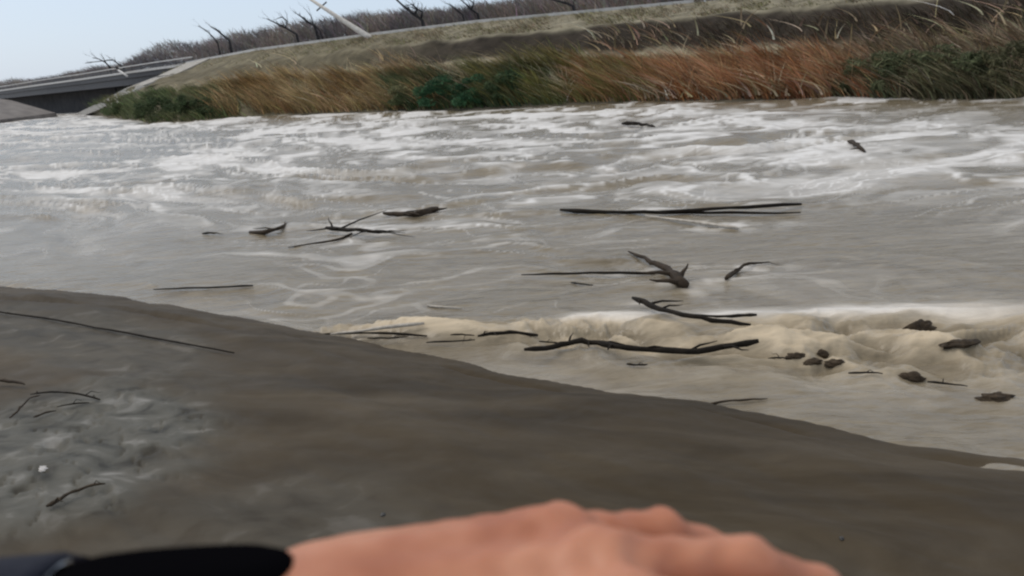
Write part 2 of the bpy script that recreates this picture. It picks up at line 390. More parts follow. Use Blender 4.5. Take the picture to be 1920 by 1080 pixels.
# ------------------------------------------------------------------ far bank: a loft of long lines
LX = [150, 280, 356, 480, 700, 900, 1100, 1320, 1600, 1900, 2300]
L0 = [213, 233, 231, 220, 213, 206, 198, 194, 189, 191, 190]
L1 = [196, 180, 172, 164, 160, 152, 146, 142, 138, 136, 130]
L2 = [180, 160, 150, 138, 122, 110, 99, 90, 76, 62, 45]
L3 = [160, 146, 136, 117, 92, 69, 50, 30, 8, -14, -45]
L4 = [150, 134, 118, 95, 66, 42, 24, 3, -30, -64, -112]
LINES = [L0, L1, L2, L3, L4]; FR = [0, .30, .46, .62, 1.0]; XS = [145, 190, 235, 295, 350]
ZC = 6.4
def D0(x): y = np.interp(x, LX, L0); return HD(P(x, y, 0.0))
def D4(x): y = np.interp(x, LX, L4); return HD(P(x, y, ZC))
def line_pt(k, s):
    x = XS[k] + s * (2300 - XS[k]); y = np.interp(x, LX, LINES[k]); d0 = D0(np.maximum(x, 160)); d4 = D4(np.maximum(x, 356))
    return PD(x, y, d0 + (d4 - d0) * FR[k])
def S_at(s, t):                                 # t in 0..4 across the lines
    s = np.asarray(s, float); t = np.asarray(t, float)
    pts = np.stack([line_pt(k, s) for k in range(5)])
    k = np.clip(np.floor(t).astype(int), 0, 3); f = (t - k)[..., None]
    ar = np.arange(len(s))
    return pts[k, ar] * (1 - f) + pts[k + 1, ar] * f
def s_of(x, t):                                 # s for a view column
    xs = np.interp(t, range(5), XS); return np.clip((np.asarray(x, float) - xs) / (2300 - xs), 0, 1)
def build_dike():
    ns = 420; s = np.linspace(0, 1, ns) ** 1.0
    ts = np.concatenate([np.linspace(0, 1, 12, endpoint=False), np.linspace(1, 2, 10, endpoint=False), np.linspace(2, 3, 10, endpoint=False), np.linspace(3, 4, 12)])
    rows = []; tt = []
    for t in ts:
        p = S_at(s, np.full(ns, t)); nz = fbm(p[:, 0] * .25, p[:, 1] * .25, 7, 4)
        edge = np.sin(math.pi * min(t / 4, 1))
        p[:, 2] += nz * .45 * edge + .0; rows.append(p); tt.append(np.full(ns, t))
    under = rows[0].copy(); dirn = rows[-1] - rows[0]; dirn[:, 2] = 0; dirn /= np.linalg.norm(dirn, axis=1)[:, None]
    under = under - dirn * 2.0; under[:, 2] = -1.2
    back = rows[-1] + dirn * 7; back2 = rows[-1] + dirn * 22; back2[:, 2] = -1.7
    rows = [under] + rows + [back, back2]; tt = [np.zeros(ns)] + tt + [np.full(ns, 4.2)] * 2
    V = np.stack(rows); R = len(rows); i = np.arange(R * ns).reshape(R, ns)
    Fq = np.stack([i[:-1, :-1], i[:-1, 1:], i[1:, 1:], i[1:, :-1]], -1).reshape(-1, 4)
    t = np.stack(tt); 
    soil = np.array([.13, .115, .085]); tan = np.array([.30, .27, .20]); dark = np.array([.036, .030, .024]); olive = np.array([.215, .20, .15])
    nz = fbm(V[..., 0] * .3, V[..., 1] * .3, 17, 4) * .35
    tz = t + nz * .6
    xs = np.interp(t, range(5), XS)[..., None] * 0
    c = soil + (tan - soil) * sstep(.9, 1.3, tz)[..., None]
    c = c + (dark - c) * (sstep(1.85, 2.05, tz))[..., None]
    c = c + (olive - c) * sstep(2.9, 3.08, tz)[..., None]
    # dried-out olive ground towards the bridge instead of the dark cut
    sg = np.broadcast_to(s, t.shape); lf = sstep(.30, .16, sg)[..., None]
    c = c + (np.array([.15, .135, .09]) - c) * lf * .8
    c = c * (1 + nz[..., None] * .9)
    m, n, l, b_ = newmat('bank_soil')
    a = n.new('ShaderNodeAttribute'); a.attribute_name = 'tint'
    geo = n.new('ShaderNodeNewGeometry'); tx = n.new('ShaderNodeTexNoise'); tx.inputs['Scale'].default_value = 1.1; tx.inputs['Detail'].default_value = 8
    l.new(geo.outputs['Position'], tx.inputs['Vector'])
    mr = n.new('ShaderNodeMapRange'); mr.inputs['From Min'].default_value = .3; mr.inputs['From Max'].default_value = .7; mr.inputs['To Min'].default_value = .6; mr.inputs['To Max'].default_value = 1.35
    l.new(tx.outputs['Fac'], mr.inputs['Value'])
    vm = n.new('ShaderNodeVectorMath'); vm.operation = 'SCALE'; l.new(a.outputs['Color'], vm.inputs[0]); l.new(mr.outputs['Result'], vm.inputs['Scale'])
    l.new(vm.outputs['Vector'], b_.inputs['Base Color']); b_.inputs['Roughness'].default_value = .9; b_.inputs['Specular IOR Level'].default_value = .2
    bp = n.new('ShaderNodeBump'); bp.inputs['Distance'].default_value = .2; bp.inputs['Strength'].default_value = .6; l.new(tx.outputs['Fac'], bp.inputs['Height']); l.new(bp.outputs['Normal'], b_.inputs['Normal'])
    tag(obj('embankment', V.reshape(-1, 3), Fq, m, attrs={'tint': c.reshape(-1, 3)}), kind='structure')
    # road on the crest
    s2 = np.linspace(0, 1, 120); p = S_at(s2, np.full(120, 4.0)); q = p.copy()
    dd = p.copy(); dd[:, 2] = 0; dd /= np.linalg.norm(dd, axis=1)[:, None]
    V2 = np.concatenate([p + dd * .9 + [0, 0, .02], p + dd * 6.6 + [0, 0, .02]]); i = np.arange(120)
    F2 = np.stack([i[:-1], i[1:], i[1:] + 120, i[:-1] + 120], -1)
    tag(obj('road', V2, F2, M_asphalt), kind='structure')
    # pale kerb along the crest
    mb = MB(); mb.sweep([pp + dd_ * .45 for pp, dd_ in zip(p[:59], dd[:59])], (-.14, .14), (-.2, .24))
    tag(mb.build('crest_kerb', M_rail, smooth=False), 'long pale concrete kerb along the top edge of the far embankment', 'kerb')
build_dike()

# concrete apron at the bridge end of the bank
def build_apron():
    n = 24; V = []; 
    for i in range(n + 1):
        t = 4 * i / n
        x0 = np.interp(t, range(5), XS); 
        e = S_at(np.array([0.0]), np.array([t]))[0]
        wpx = 26 + 26 * i / n
        g = S_at(np.array([wpx / 2300.]), np.array([t]))[0]
        e = e + np.array([0, 0, .08]); g = g + np.array([0, 0, .14])
        V += [e + [0, 0, -.9], e, g, g + [0, 0, -.9]]
    F = []
    for i in range(n):
        a = i * 4; b = a + 4
        for k in range(3): F.append((a + k, a + k + 1, b + k + 1, b + k))
    F += [(0, 1, 2, 3), (4 * n + 3, 4 * n + 2, 4 * n + 1, 4 * n)]
    tag(obj('concrete_apron', V, F, M_conc, smooth=False), 'pale sloping concrete apron running down from the bridge end to the water', 'apron')
build_apron()

# ------------------------------------------------------------------ bridge
def build_bridge():
    br = empty('bridge', tuple(PD(200., 205., 140.)))
    inv = -np.array(br.location)
    xs = np.array([362, 300, 232, 150, 80, 22, -60, -160], float)
    ys = np.array([119, 127, 136.5, 148.5, 158, 166.5, 178, 190], float)
    p = P(xs, ys, ZC) + inv
    def mk(name, side, up, mat):
        mb = MB(); mb.sweep(p, side, up); return mb.build(name, mat, br, False)
    # the path runs right to left: left-hand normal points to the camera side -> negative side is away
    sgn = 1
    t = p[1] - p[0]; nrm = np.array([-t[1], t[0]]); 
    if nrm @ (-(p[0] - inv)[:2]) < 0: sgn = -1
    def sd(a, b): return (min(sgn * a, sgn * b), max(sgn * a, sgn * b))
    mk('deck', sd(-8.2, -.05), (-.9, -.1), M_darksteel)
    mk('fascia', sd(-.05, .25), (-.22, .10), M_rail)
    mk('road_surface', sd(-7.9, -.3), (-.1, .0), M_asphalt)
    mk('handrail', sd(-.12, .02), (.78, .95), M_rail)
    mk('handrail', sd(-8.2, -8.0), (.78, .95), M_rail)
    mk('mid_rail', sd(-.10, .0), (.30, .52), M_darksteel)
    mk('girder', sd(-1.2, -.5), (-2.0, -.752), M_darksteel)
    mk('girder', sd(-7.6, -6.9), (-2.0, -.752), M_darksteel)
    q = np.concatenate([[p[0] + (p[i + 1] - p[i]) * f for f in ()] for i in range(0)]) if False else None
    for i in range(len(p) - 1):
        a, b = p[i], p[i + 1]; L = np.linalg.norm(b - a); nseg = max(2, int(L / 4))
        for j in range(nseg):
            c = a + (b - a) * j / nseg; t = (b - a) / L; nn = np.array([-t[1], t[0], 0]) * sgn
            mb = MB(); c2 = c + nn * -.05
            mb.box8([c2 + t * dx + nn * dy + np.array([0, 0, dz]) for dz in (.022, .778) for dx, dy in ((-.05, -.04), (.05, -.04), (.05, .04), (-.05, .04))])
            mb.build('rail_post', M_darksteel, br, False)
    # solid dark wall whose colour stands in for shade in the open bay, and a pier
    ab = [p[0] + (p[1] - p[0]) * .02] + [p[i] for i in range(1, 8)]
    mb = MB(); mb.sweep(ab, sd(-7.0, -5.6), (-7.6, -2.003)); mb.build('bay_shade_wall', M_bayshade, br, False)
    t = (p[3] - p[2]); t /= np.linalg.norm(t); nn = np.array([-t[1], t[0], 0]) * sgn
    # lower lamp-like diagonal brace and dark post on the rail
    a = P(226., 131., ZC + .4) + inv; b = P(243., 142., ZC - .9) + inv
    mb = MB(); mb.tube([a + nn * .35, b + nn * .35], [.16, .16], 6); mb.build('brace', M_rail, br)
    mb = MB(); mb.tube([P(220., 126., ZC + .8) + inv + nn * .3, P(240., 136., ZC) + inv + nn * .3], [.14, .14], 6); mb.build('brace', M_darksteel, br)
    tag(br, 'low concrete bridge with a handrail crossing at the far left end of the river', 'bridge')
    # left apron beyond the opening
    A = [PD(-120., 170., 172.), PD(22., 188., 168.), PD(60., 199., 165.), PD(104., 211.5, 163.), PD(22., 222., 150.), PD(-120., 236., 140.)]
    V = [tuple(v) for v in A] + [tuple(np.array(v) + [0, 2.0, -2.5]) for v in A]; n = 6
    F = [(0, 1, 2, 3, 4, 5)[::-1], (6, 7, 8, 9, 10, 11)] + [(i, (i + 1) % 6, 6 + (i + 1) % 6, 6 + i) for i in range(6)]
    tag(obj('concrete_apron', V, F, noisy('apron_concrete', (.13, .125, .13), (.22, .21, .21), .5, .85, .3), smooth=False), 'grey sloping apron on the left side of the opening under the bridge', 'apron')
build_bridge()

# ------------------------------------------------------------------ blades
def blades(name, base, h, w, lean, tint, tvar=.25, curl=.5, mat=None, parent=None, jitter=.25, segs=4):
    n = len(base); az = RNG.uniform(0, 2 * math.pi, n)
    h = np.asarray(h) * np.ones(n); w = np.asarray(w) * np.ones(n)
    wd = np.stack([np.cos(az), np.sin(az), np.zeros(n)], -1)
    ln = np.asarray(lean, float) + RNG.normal(0, jitter, (n, 3)) * [1, 1, .2]
    V = np.zeros((n, segs, 2, 3)); u = np.linspace(0, 1, segs)
    for k in range(segs):
        c = base + np.stack([ln[:, 0] * h, ln[:, 1] * h, h], -1) * (np.array([u[k] ** (1 + curl), u[k] ** (1 + curl), u[k] * (1 - .25 * curl * u[k])]))
        ww = w * (1 - u[k] ** 2) + .004
        V[:, k, 0] = c - wd * ww[:, None] / 2; V[:, k, 1] = c + wd * ww[:, None] / 2
    i = np.arange(n * segs * 2).reshape(n, segs, 2)
    Fq = np.stack([i[:, :-1, 0], i[:, :-1, 1], i[:, 1:, 1], i[:, 1:, 0]], -1).reshape(-1, 4)
    tint = np.asarray(tint, float)
    if tint.ndim == 1: tint = np.repeat(tint[None], n, 0)
    c = tint * np.exp(RNG.normal(0, tvar, (n, 1))) * np.exp(RNG.normal(0, .08, (n, 3)))
    c = np.clip(c, 0, .8)
    C = np.repeat(c, segs * 2, 0)
    return obj(name, V.reshape(-1, 3), Fq, mat or M_blade, parent, False, {'tint': C})
def scatter(n, x0, x1, t0, t1, clump=.0, seed=0):
    x = RNG.uniform(x0, x1, n * 3); t = RNG.uniform(t0, t1, n * 3)
    e = np.minimum((x - x0), (x1 - x)) / (abs(x1 - x0) * .24)
    k = (fbm(x * .025, t * 1.8, seed + 3, 3) > clump - .28 + RNG.uniform(-.25, .25, n * 3)) & (RNG.uniform(0, 1, n * 3) < e)
    x = x[k][:n]; t = t[k][:n]; p = S_at(s_of(x, t), t); return x, t, p
LEAN = np.array([-.75, .1, 0])
def mixc(c1, c2, f): return np.asarray(c1)[None] * (1 - f[:, None]) + np.asarray(c2)[None] * f[:, None]
def bed(name, label, cat, n, x0, x1, t0, t1, h, w, c1, c2, seed, lean=LEAN, curl=.6, hvar=.3, jitter=.3):
    x, t, p = scatter(n, x0, x1, t0, t1, .1, seed)
    f = np.clip(.5 + fbm(x * .012, t * .8, seed, 3) * 1.4 + RNG.normal(0, .15, len(x)), 0, 1)
    hh = h * (1 + RNG.normal(0, hvar, len(x))).clip(.3, 1.8) * (.62 + 1.0 * (fbm(x * .03, t, seed + 50, 2) + .3).clip(0, 1))
    o = blades(name, p - [0, 0, .1], hh, w, lean, mixc(c1, c2, f), .42, curl, jitter=jitter)
    return tag(o, label, cat, kind='stuff')
RUST, RUST2 = (.27, .110, .042), (.46, .27, .15)
GOLD, GOLD2 = (.21, .13, .05), (.40, .30, .16)
OLIVE, OLIVE2 = (.10, .10, .04), (.20, .19, .10)
TAN, TAN2 = (.22, .18, .12), (.42, .37, .28)
GREEN, GREEN2 = (.030, .055, .022), (.085, .115, .05)
bed('dry_grass', 'short dry olive grass over the upper slope of the far embankment', 'grass', 14000, 190, 2250, 3.08, 4.0, .28, .05, OLIVE2, TAN, 1, curl=.8)
bed('bench_grass', 'pale trampled grass on the level bench of the far bank', 'grass', 12000, 220, 2250, 1.0, 1.72, .45, .05, TAN, OLIVE2, 2, curl=.8)
bed('reed_bed', 'golden brown reeds between the left and middle green shrubs on the far bank', 'reeds', 9500, 380, 860, .08, 1.35, 1.35, .06, GOLD, GOLD2, 3)
bed('reed_bed', 'rust coloured leaning reeds at the waterline right of the middle of the far bank', 'reeds', 10500, 1060, 1700, .10, 1.3, 1.3, .055, RUST, RUST2, 4)
bed('reed_bed', 'olive yellow reeds between the middle green shrubs and the rust reeds', 'reeds', 6500, 860, 1260, .1, 1.4, 1.35, .055, (.13, .12, .035), (.22, .19, .07), 5)
bed('reed_bed', 'tall pale brown reeds behind the right hand green shrubs on the far bank', 'reeds', 12000, 1440, 2200, .5, 1.65, 1.15, .06, (.15, .105, .065), (.33, .27, .19), 6)
bed('weeds', 'low green weeds at the far waterline below the bridge end', 'weeds', 6000, 165, 480, .05, 1.2, .8, .07, GREEN2, OLIVE, 7)
bed('dry_grass', 'thin pale straw standing among the reeds along the far bank', 'grass', 9000, 420, 2250, .15, 1.5, 1.15, .05, (.26, .20, .12), (.46, .40, .28), 12, hvar=.4, jitter=.6)
bed('weeds', 'brushy brown weeds on the dark cut of the far bank', 'weeds', 2500, 1080, 2200, 1.9, 2.7, .7, .05, (.05, .04, .03), (.12, .09, .06), 8)
bed('weeds', 'grassy green growth round the right hand shrubs at the far waterline', 'weeds', 6500, 1560, 2250, .05, .85, 1.0, .06, (.06, .068, .034), (.20, .18, .11), 9)
bed('weeds', 'grassy green growth round the middle shrubs at the far waterline', 'weeds', 5500, 700, 1080, .05, 1.3, 1.2, .06, (.03, .062, .028), (.10, .12, .05), 10)
# individual pale stalks
def stalk_bed(name, label, n, spots, c, hh, w, seed):
    X = []; T = []
    for (x0, x1, t0, t1, k) in spots:
        X.append(RNG.uniform(x0, x1, k)); T.append(RNG.uniform(t0, t1, k))
    x = np.concatenate(X); t = np.concatenate(T); p = S_at(s_of(x, t), t)
    o = blades(name, p + [0, 0, .25], hh * RNG.uniform(.25, 1.1, len(x)), w, (-1.0, -.15, 0), c, .4, .6, jitter=.8, segs=6)
    return tag(o, label, 'stalks', kind='stuff')
stalk_bed('broken_stalks', 'pale broken cane stalks leaning to the left across the far reed beds', 0,
          [(1195, 1300, .02, .3, 75), (1360, 1560, .02, .35, 85), (1100, 1270, 1.9, 2.7, 55), (520, 640, .15, .6, 30), (1550, 1900, 1.0, 2.4, 80), (1280, 1560, 1.7, 2.5, 22), (480, 560, 1.8, 2.6, 18), (700, 790, 1.9, 2.3, 12), (1850, 2150, 1.5, 2.9, 30)],
          (.52, .41, .28), 1.4, .12, 5)

def shrub(x, t, wid, hgt, nleaf, c1, c2, label, seed):
    base = S_at(s_of([x], np.array([t])), np.array([t]))[0]
    root = empty('shrub', tuple(base))
    rs = np.random.default_rng(seed)
    mb = MB()
    for k in range(9):
        a = rs.uniform(-1, 1); L = hgt * rs.uniform(.6, .95)
        pts = [(rs.uniform(-.2, .2) + u * (a * wid * .4 - .3 * L * u), rs.uniform(-.1, .1) + u * rs.uniform(-.5, .5), u * L - .15 * (1 - u)) for u in (0, .35, .7, 1)]
        mb.tube(pts, [.035, .028, .018, .008], 5)
    mb.build('stem', M_brownwood, root)
    # leaf clumps through the crown
    nc = 26; cc = np.stack([rs.uniform(-.5, .5, nc) * wid, rs.uniform(-.5, .5, nc) * wid * .6, rs.uniform(.05, .85, nc) * hgt], -1)
    cc[:, 2] *= 1 - (np.abs(cc[:, 0]) / (wid * .62)) ** 2 * .7; cc[:, 0] -= cc[:, 2] * .35
    r = rs.uniform(.22, .48, nc) * hgt * .55
    idx = rs.integers(0, nc, nleaf); v = rs.normal(0, 1, (nleaf, 3)); v /= np.linalg.norm(v, axis=1)[:, None]
    p = cc[idx] + v * (r[idx] * rs.uniform(.3, 1, nleaf) ** .5)[:, None] * [1.3, 1, .8]; p[:, 2] = np.maximum(p[:, 2], .02)
    sz = rs.uniform(.05, .13, nleaf)
    a1 = rs.normal(0, 1, (nleaf, 3)); a1[:, 0] -= .8; a1 /= np.linalg.norm(a1, axis=1)[:, None]; a2 = np.cross(a1, rs.normal(0, 1, (nleaf, 3))); a2 /= np.linalg.norm(a2, axis=1)[:, None]
    V = np.stack([p - a1 * sz[:, None] * 1.5, p + a2 * sz[:, None] * .28, p + a1 * sz[:, None] * 1.5, p - a2 * sz[:, None] * .28], 1)
    clump = rs.uniform(0, 1, nc)[idx]; c = mixc(c1, c2, np.clip(clump * .8 + rs.normal(.1, .15, nleaf), 0, 1)) * np.exp(rs.normal(0, .3, (nleaf, 1)))
    obj('foliage', V.reshape(-1, 3), np.arange(nleaf * 4).reshape(-1, 4), M_blade, root, False, {'tint': np.repeat(np.clip(c, 0, 1), 4, 0)})
    return tag(root, label, 'shrub', 'green shrubs along the far waterline')
G3 = (.018, .062, .030); G4 = (.05, .13, .06)
shr = [(235, .25, 4.2, 1.5, GREEN2, (.10, .14, .06), 'lowest pale green shrub at the tip of the far bank beside the bridge opening'),
       (300, .22, 5.0, 2.0, GREEN, GREEN2, 'broad green shrub at the water just right of the bridge end of the bank'),
       (375, .25, 4.2, 1.9, GREEN, GREEN2, 'green shrub where the left shrubs meet the golden reeds'),
       (775, .30, 2.8, 1.6, GREEN2, OLIVE2, 'small yellow green shrub at the left edge of the middle shrub clump'),
       (840, .25, 3.4, 2.1, G3, G4, 'bluish green shrub in the middle of the far waterline'),
       (905, .22, 3.2, 2.0, G3, G4, 'dark bluish green shrub in the middle clump, beside the olive reeds'),
       (965, .35, 2.6, 1.9, G3, GREEN2, 'rounded green shrub with a pale crown at the right end of the middle clump'),
       (1625, .35, 2.2, 1.5, (.05, .07, .032), (.13, .145, .075), 'small dark green shrub right beside the rust coloured reeds'),
       (1690, .30, 2.6, 1.8, (.05, .07, .032), (.13, .145, .075), 'dark green shrub low on the bank, left part of the right clump'),
       (1765, .45, 2.6, 2.2, (.05, .07, .032), (.13, .145, .075), 'tallest green shrub of the right clump with pale reeds above it'),
       (1840, .30, 2.4, 1.7, (.05, .07, .032), (.13, .145, .075), 'dark green shrub near the right edge of the far bank'),
       (1905, .35, 2.4, 2.0, (.05, .06, .03), (.14, .13, .07), 'brownish green shrub at the very right edge of the far bank')]
for i, (x, t, w, h, c1, c2, lab) in enumerate(shr): shrub(x, t, w, h, 5200, c1, c2, lab, 100 + i)

# ------------------------------------------------------------------ trees behind the embankment
TOPX = [-200, 22, 100, 160, 215, 250, 290, 330, 400, 480, 560, 640, 760, 850, 950, 1060, 1200, 1400]
TOPY = [178, 152, 148, 132, 126, 112, 92, 80, 74, 62, 46, 32, 26, 26, 8, -8, -22, -45]
CRX = [-200, 22, 356, 480, 700, 900, 1100, 1400]; CRY = [196, 166, 118, 95, 66, 42, 24, -8]
def dcr(x): return np.where(x > 356, D4(np.maximum(x, 356)), HD(P(np.asarray(x, float), np.interp(x, CRX, CRY), ZC)))
def build_wood():
    n = 60000; x = RNG.uniform(-180, 1400, n); u = RNG.uniform(0, 1, n) ** .8
    yt = np.interp(x, TOPX, TOPY) + fbm(x * .012, x * 0, 4, 4) * 16; yc = np.interp(x, CRX, CRY) + 6
    y = yc + (yt - yc) * u
    k = RNG.uniform(0, 1, n) < (1.1 - 1.0 * u ** 2); x, y, u = x[k], y[k], u[k]
    D = dcr(x) + 14 + RNG.uniform(0, 30, len(x)); p = PD(x, y, D)
    f = np.clip(.5 + 1.3 * fbm(x * .012, y * .03, 40, 3), 0, 1)
    c = mixc((.13, .125, .14), (.27, .235, .215), f)
    h = RNG.uniform(.5, 1.8, len(x)) * (1.25 - .6 * u)
    o = blades('distant_woodland', p, h, RNG.uniform(.04, .13, len(x)), (-.55, 0, 0), c, .2, .3, M_twig, jitter=.5, segs=3)
    tag(o, 'grey brown leafless woodland massed behind the far embankment', 'woodland', kind='stuff')
build_wood()
def bare_tree(limbs, base_x, D, rad, label, seed, twig=1.0):
    """limbs: view-space polylines (x, y); every limb ends in finer branches"""
    rs = random.Random(seed)
    x0, y0 = limbs[0][0]; foot = PD(base_x, np.interp(base_x, CRX, CRY) + 10, D); foot[2] = min(foot[2], 5.0)
    root = empty('bare_tree', tuple(foot)); off = np.array(root.location)
    k = D / F_PX
    tr = MB(); br = MB()
    def sub(p, d, L, r, lev):
        pts = [p]; 
        for i in range(3):
            d = (d + Vector((rs.uniform(-.25, .2), rs.uniform(-.25, .25), rs.uniform(-.12, .2)))).normalized(); pts.append(pts[-1] + d * L / 3)
        br.tube(pts, [r, r * .75, r * .5, r * .22], 5, False)
        if lev > 0:
            for i in range(3):
                q = pts[rs.randint(1, 3)]; d2 = (d + Vector((rs.uniform(-.9, .5), rs.uniform(-.5, .5), rs.uniform(-.3, .7)))).normalized()
                sub(q, d2, L * rs.uniform(.45, .7), r * .5, lev - 1)
    for li, lb in enumerate(limbs):
        pts = [PD(float(a), float(b), D) for a, b in lb]
        if li == 0: pts = [foot - [0, 0, 2]] + pts
        n = len(pts); rr = [rad * (1 if li == 0 else .7) * (1 - .72 * i / (n - 1)) for i in range(n)]
        if li > 0 and br.v: br.build('limb', M_bark, root); br = MB()
        if li == 0: br = tr
        br.tube([p - off for p in pts], rr, 7)
        for i in range(1, n):
            a = Vector(pts[i - 1] - off); b = Vector(pts[i] - off); d = (b - a).normalized()
            for _ in range(2):
                q = a.lerp(b, rs.uniform(.3, 1)); d2 = (d + Vector((rs.uniform(-.6, .5), rs.uniform(-.5, .5), rs.uniform(-.3, .6)))).normalized()
                sub(q, d2, 30 * k * twig * rs.uniform(.5, 1), rr[i] * .45, 1)
        if li == 0: tr.build('trunk', M_bark, root); br = MB()
    if br.v: br.build('limb', M_bark, root)
    return tag(root, label, 'tree', 'bare trees behind the embankment')
T = [([(430, 76), (418, 66), (407, 57), (395, 50)], 440, 'bare dark tree with a hooked limb, second from the left above the ridge', 3.2),
     ([(408, 80), (400, 70), (388, 58), (372, 48)], 418, 'thin faint bare tree bent over to the left beside the hooked tree', 2.0),
     ([(556, 64), (535, 52), (515, 42), (500, 35)], 570, 'bare tree leaning left with a fork, left of the white pole', 3.0),
     ([(590, 48), (575, 40), (566, 32), (558, 27)], 610, 'dark stout bare tree directly left of the white pole', 3.4),
     ([(600, 58), (588, 45), (583, 30), (575, 20)], 622, 'slender bare tree behind the base of the white pole', 2.0),
     ([(792, 38), (778, 28), (762, 16), (744, 0), (735, -12)], 803, 'tallest dark bare tree with two curled limbs, right of the white pole', 4.0),
     ([(868, 28), (858, 20), (848, 12), (842, 8)], 880, 'small bare tree left of the pair near the top middle', 2.4),
     ([(896, 26), (884, 18), (874, 8), (860, -4)], 908, 'dark bare tree with a long limb, right of the pair near the top middle', 3.0),
     ([(1075, 12), (1062, 6), (1045, 2), (1030, -2)], 1090, 'bare tree cut by the top edge of the picture', 4.0),
     ([(205, 124), (196, 116), (186, 111), (175, 108)], 214, 'small bare tree above the bridge handrail', 2.0),
     ([(232, 128), (222, 120), (212, 112), (160, 118)], 245, 'bare tree hanging over the right end of the bridge', 2.2)]
for i, (lb, bx, lab, r) in enumerate(T):
    D = float(dcr(np.array([float(bx)]))[0]) + 12
    L = [lb]
    if i in (2, 5, 7): x, y = lb[1]; L.append([(x, y), (x + 4, y - 12), (x - 6, y - 20), (x - 16, y - 17)])
    if i == 5: L.append([(790, 34), (792, 22), (782, 17), (773, 14), (776, 7)])
    bare_tree(L, bx, D, r * .85 * D / F_PX, lab, 30 + i, .55)
# white pole leaning over
D = float(dcr(np.array([700.]))[0]) - .2
a, b, c = PD(692., 70., D), PD(630., 30., D + 1), PD(572., -8., D + 2)
root = empty('utility_pole', tuple(a)); off = np.array(root.location); k = D / F_PX
mb = MB(); mb.tube([a - off + [.4, 0, -.6], a - off, b - off, c - off], [6.0 * k, 5.6 * k, 3.6 * k, 2.2 * k], 10); mb.build('pole', M_white, root)
mb = MB(); q = PD(603., 12., D + 1.5) - off; mb.tube([q + [-.5, 0, -.35], q + [.5, 0, .35]], [.07, .07], 6); mb.build('crossarm', M_darksteel, root)
tag(root, 'tall white pole leaning far to the left on the embankment top', 'pole')

# ------------------------------------------------------------------ debris in the river
def branch(name, label, pts, r0, r1, mat, twigs=0, z0=.03, arch=.05, seed=0, tw=.5, group=None, cat='branch', n=7, onbank=False, zs=None):
    rs = random.Random(seed)
    P3 = []
    for i, (x, y) in enumerate(pts):
        u = i / max(1, len(pts) - 1); zz = (zs[i] if zs else z0 + arch * math.sin(math.pi * u))
        p = on_bank(x, y, .02 + zz) if onbank else on_water(x, y, zz * .8 - .015); P3.append(p)
    # smooth and roughen
    Q = []
    for i in range(len(P3) - 1):
        for j in range(3):
            Q.append(P3[i] + (P3[i + 1] - P3[i]) * j / 3)
    Q.append(P3[-1]); Q = [Vector(q) for q in Q]
    for _ in range(2): Q = [Q[0]] + [(Q[i - 1] + Q[i] * 2 + Q[i + 1]) / 4 for i in range(1, len(Q) - 1)] + [Q[-1]]
    Q = [q + Vector((rs.uniform(-1, 1), rs.uniform(-1, 1), rs.uniform(-.5, .5))) * r0 * .4 for q in Q]
    m_ = len(Q); rad = [.85 * (r0 + (r1 - r0) * i / (m_ - 1)) * rs.uniform(.82, 1.15) * (.6 if i in (0, m_ - 1) else 1) for i in range(m_)]
    org = Q[0].copy(); mb = MB(); mb.tube([q - org for q in Q], rad, n)
    for t in range(twigs):
        i = rs.randint(1, m_ - 2); d = (Q[i + 1] - Q[i - 1]).normalized()
        s = Vector((rs.uniform(-1, 1), rs.uniform(-1, 1), rs.uniform(.0, .14))); d2 = (d * .8 + s).normalized(); L = tw * rs.uniform(.4, 1)
        q = Q[i] - org; pp = [q, q + d2 * L * .4 + Vector((0, 0, .02)), q + d2 * L * .75 + s * L * .05, q + d2 * L]
        mb.tube(pp, [rad[i] * .5, rad[i] * .4, rad[i] * .25, rad[i] * .1], 5)
    o = mb.build(name, mat); o.location = org
    return tag(o, label, cat, group)
G = 'flood debris floating in the river'
branch('long_pole', 'long thin black pole lying flat on the water, lower of the crossing pair', [(1052, 394), (1140, 398), (1240, 398), (1370, 398), (1500, 399)], .045, .02, M_wood, 0, .05, .02, 1, group=G, cat='pole')
branch('long_pole', 'long thin black pole rising to the right, upper of the crossing pair', [(1215, 399), (1300, 394), (1400, 388), (1502, 382)], .03, .035, M_wood, 0, .05, .10, 2, group=G, cat='pole')
branch('stick', 'short pale wet stick just below the crossing poles', [(1210, 404), (1260, 411), (1330, 420), (1385, 428)], .015, .035, M_palewood, 0, .04, .02, 3, group=G, cat='stick')
branch('stick', 'straight black stick touching the thick forked branch in mid river', [(978, 515), (1060, 513), (1130, 511), (1228, 513)], .014, .022, M_wood, 0, .05, .03, 4, group=G, cat='stick')
branch('stick', 'tiny black stick below the straight stick in mid river', [(1070, 530), (1090, 532), (1112, 535)], .012, .012, M_wood, 0, .03, .02, 5, group=G, cat='stick')
branch('branch', 'thick dark forked branch standing out of the water in mid river', [(1288, 538), (1268, 522), (1250, 505), (1222, 490), (1180, 474)], .085, .02, M_brownwood, 3, .02, .10, 6, tw=.5, group=G)
branch('twig', 'small dark twig right of the thick forked branch', [(1362, 522), (1382, 506), (1402, 494), (1440, 491)], .04, .012, M_brownwood, 3, .04, .05, 7, tw=.3, group=G, cat='twig')
branch('branch', 'bent black branch with a long tail lying on the foam lip', [(1188, 558), (1215, 570), (1250, 583), (1300, 594), (1350, 602), (1405, 609)], .034, .022, M_wood, 3, .14, .06, 8, tw=.35, group=G)
branch('stick', 'short black stick above the tail of the bent branch', [(1300, 589), (1345, 594), (1385, 592), (1418, 590)], .010, .022, M_wood, 0, .13, .02, 9, group=G, cat='stick')
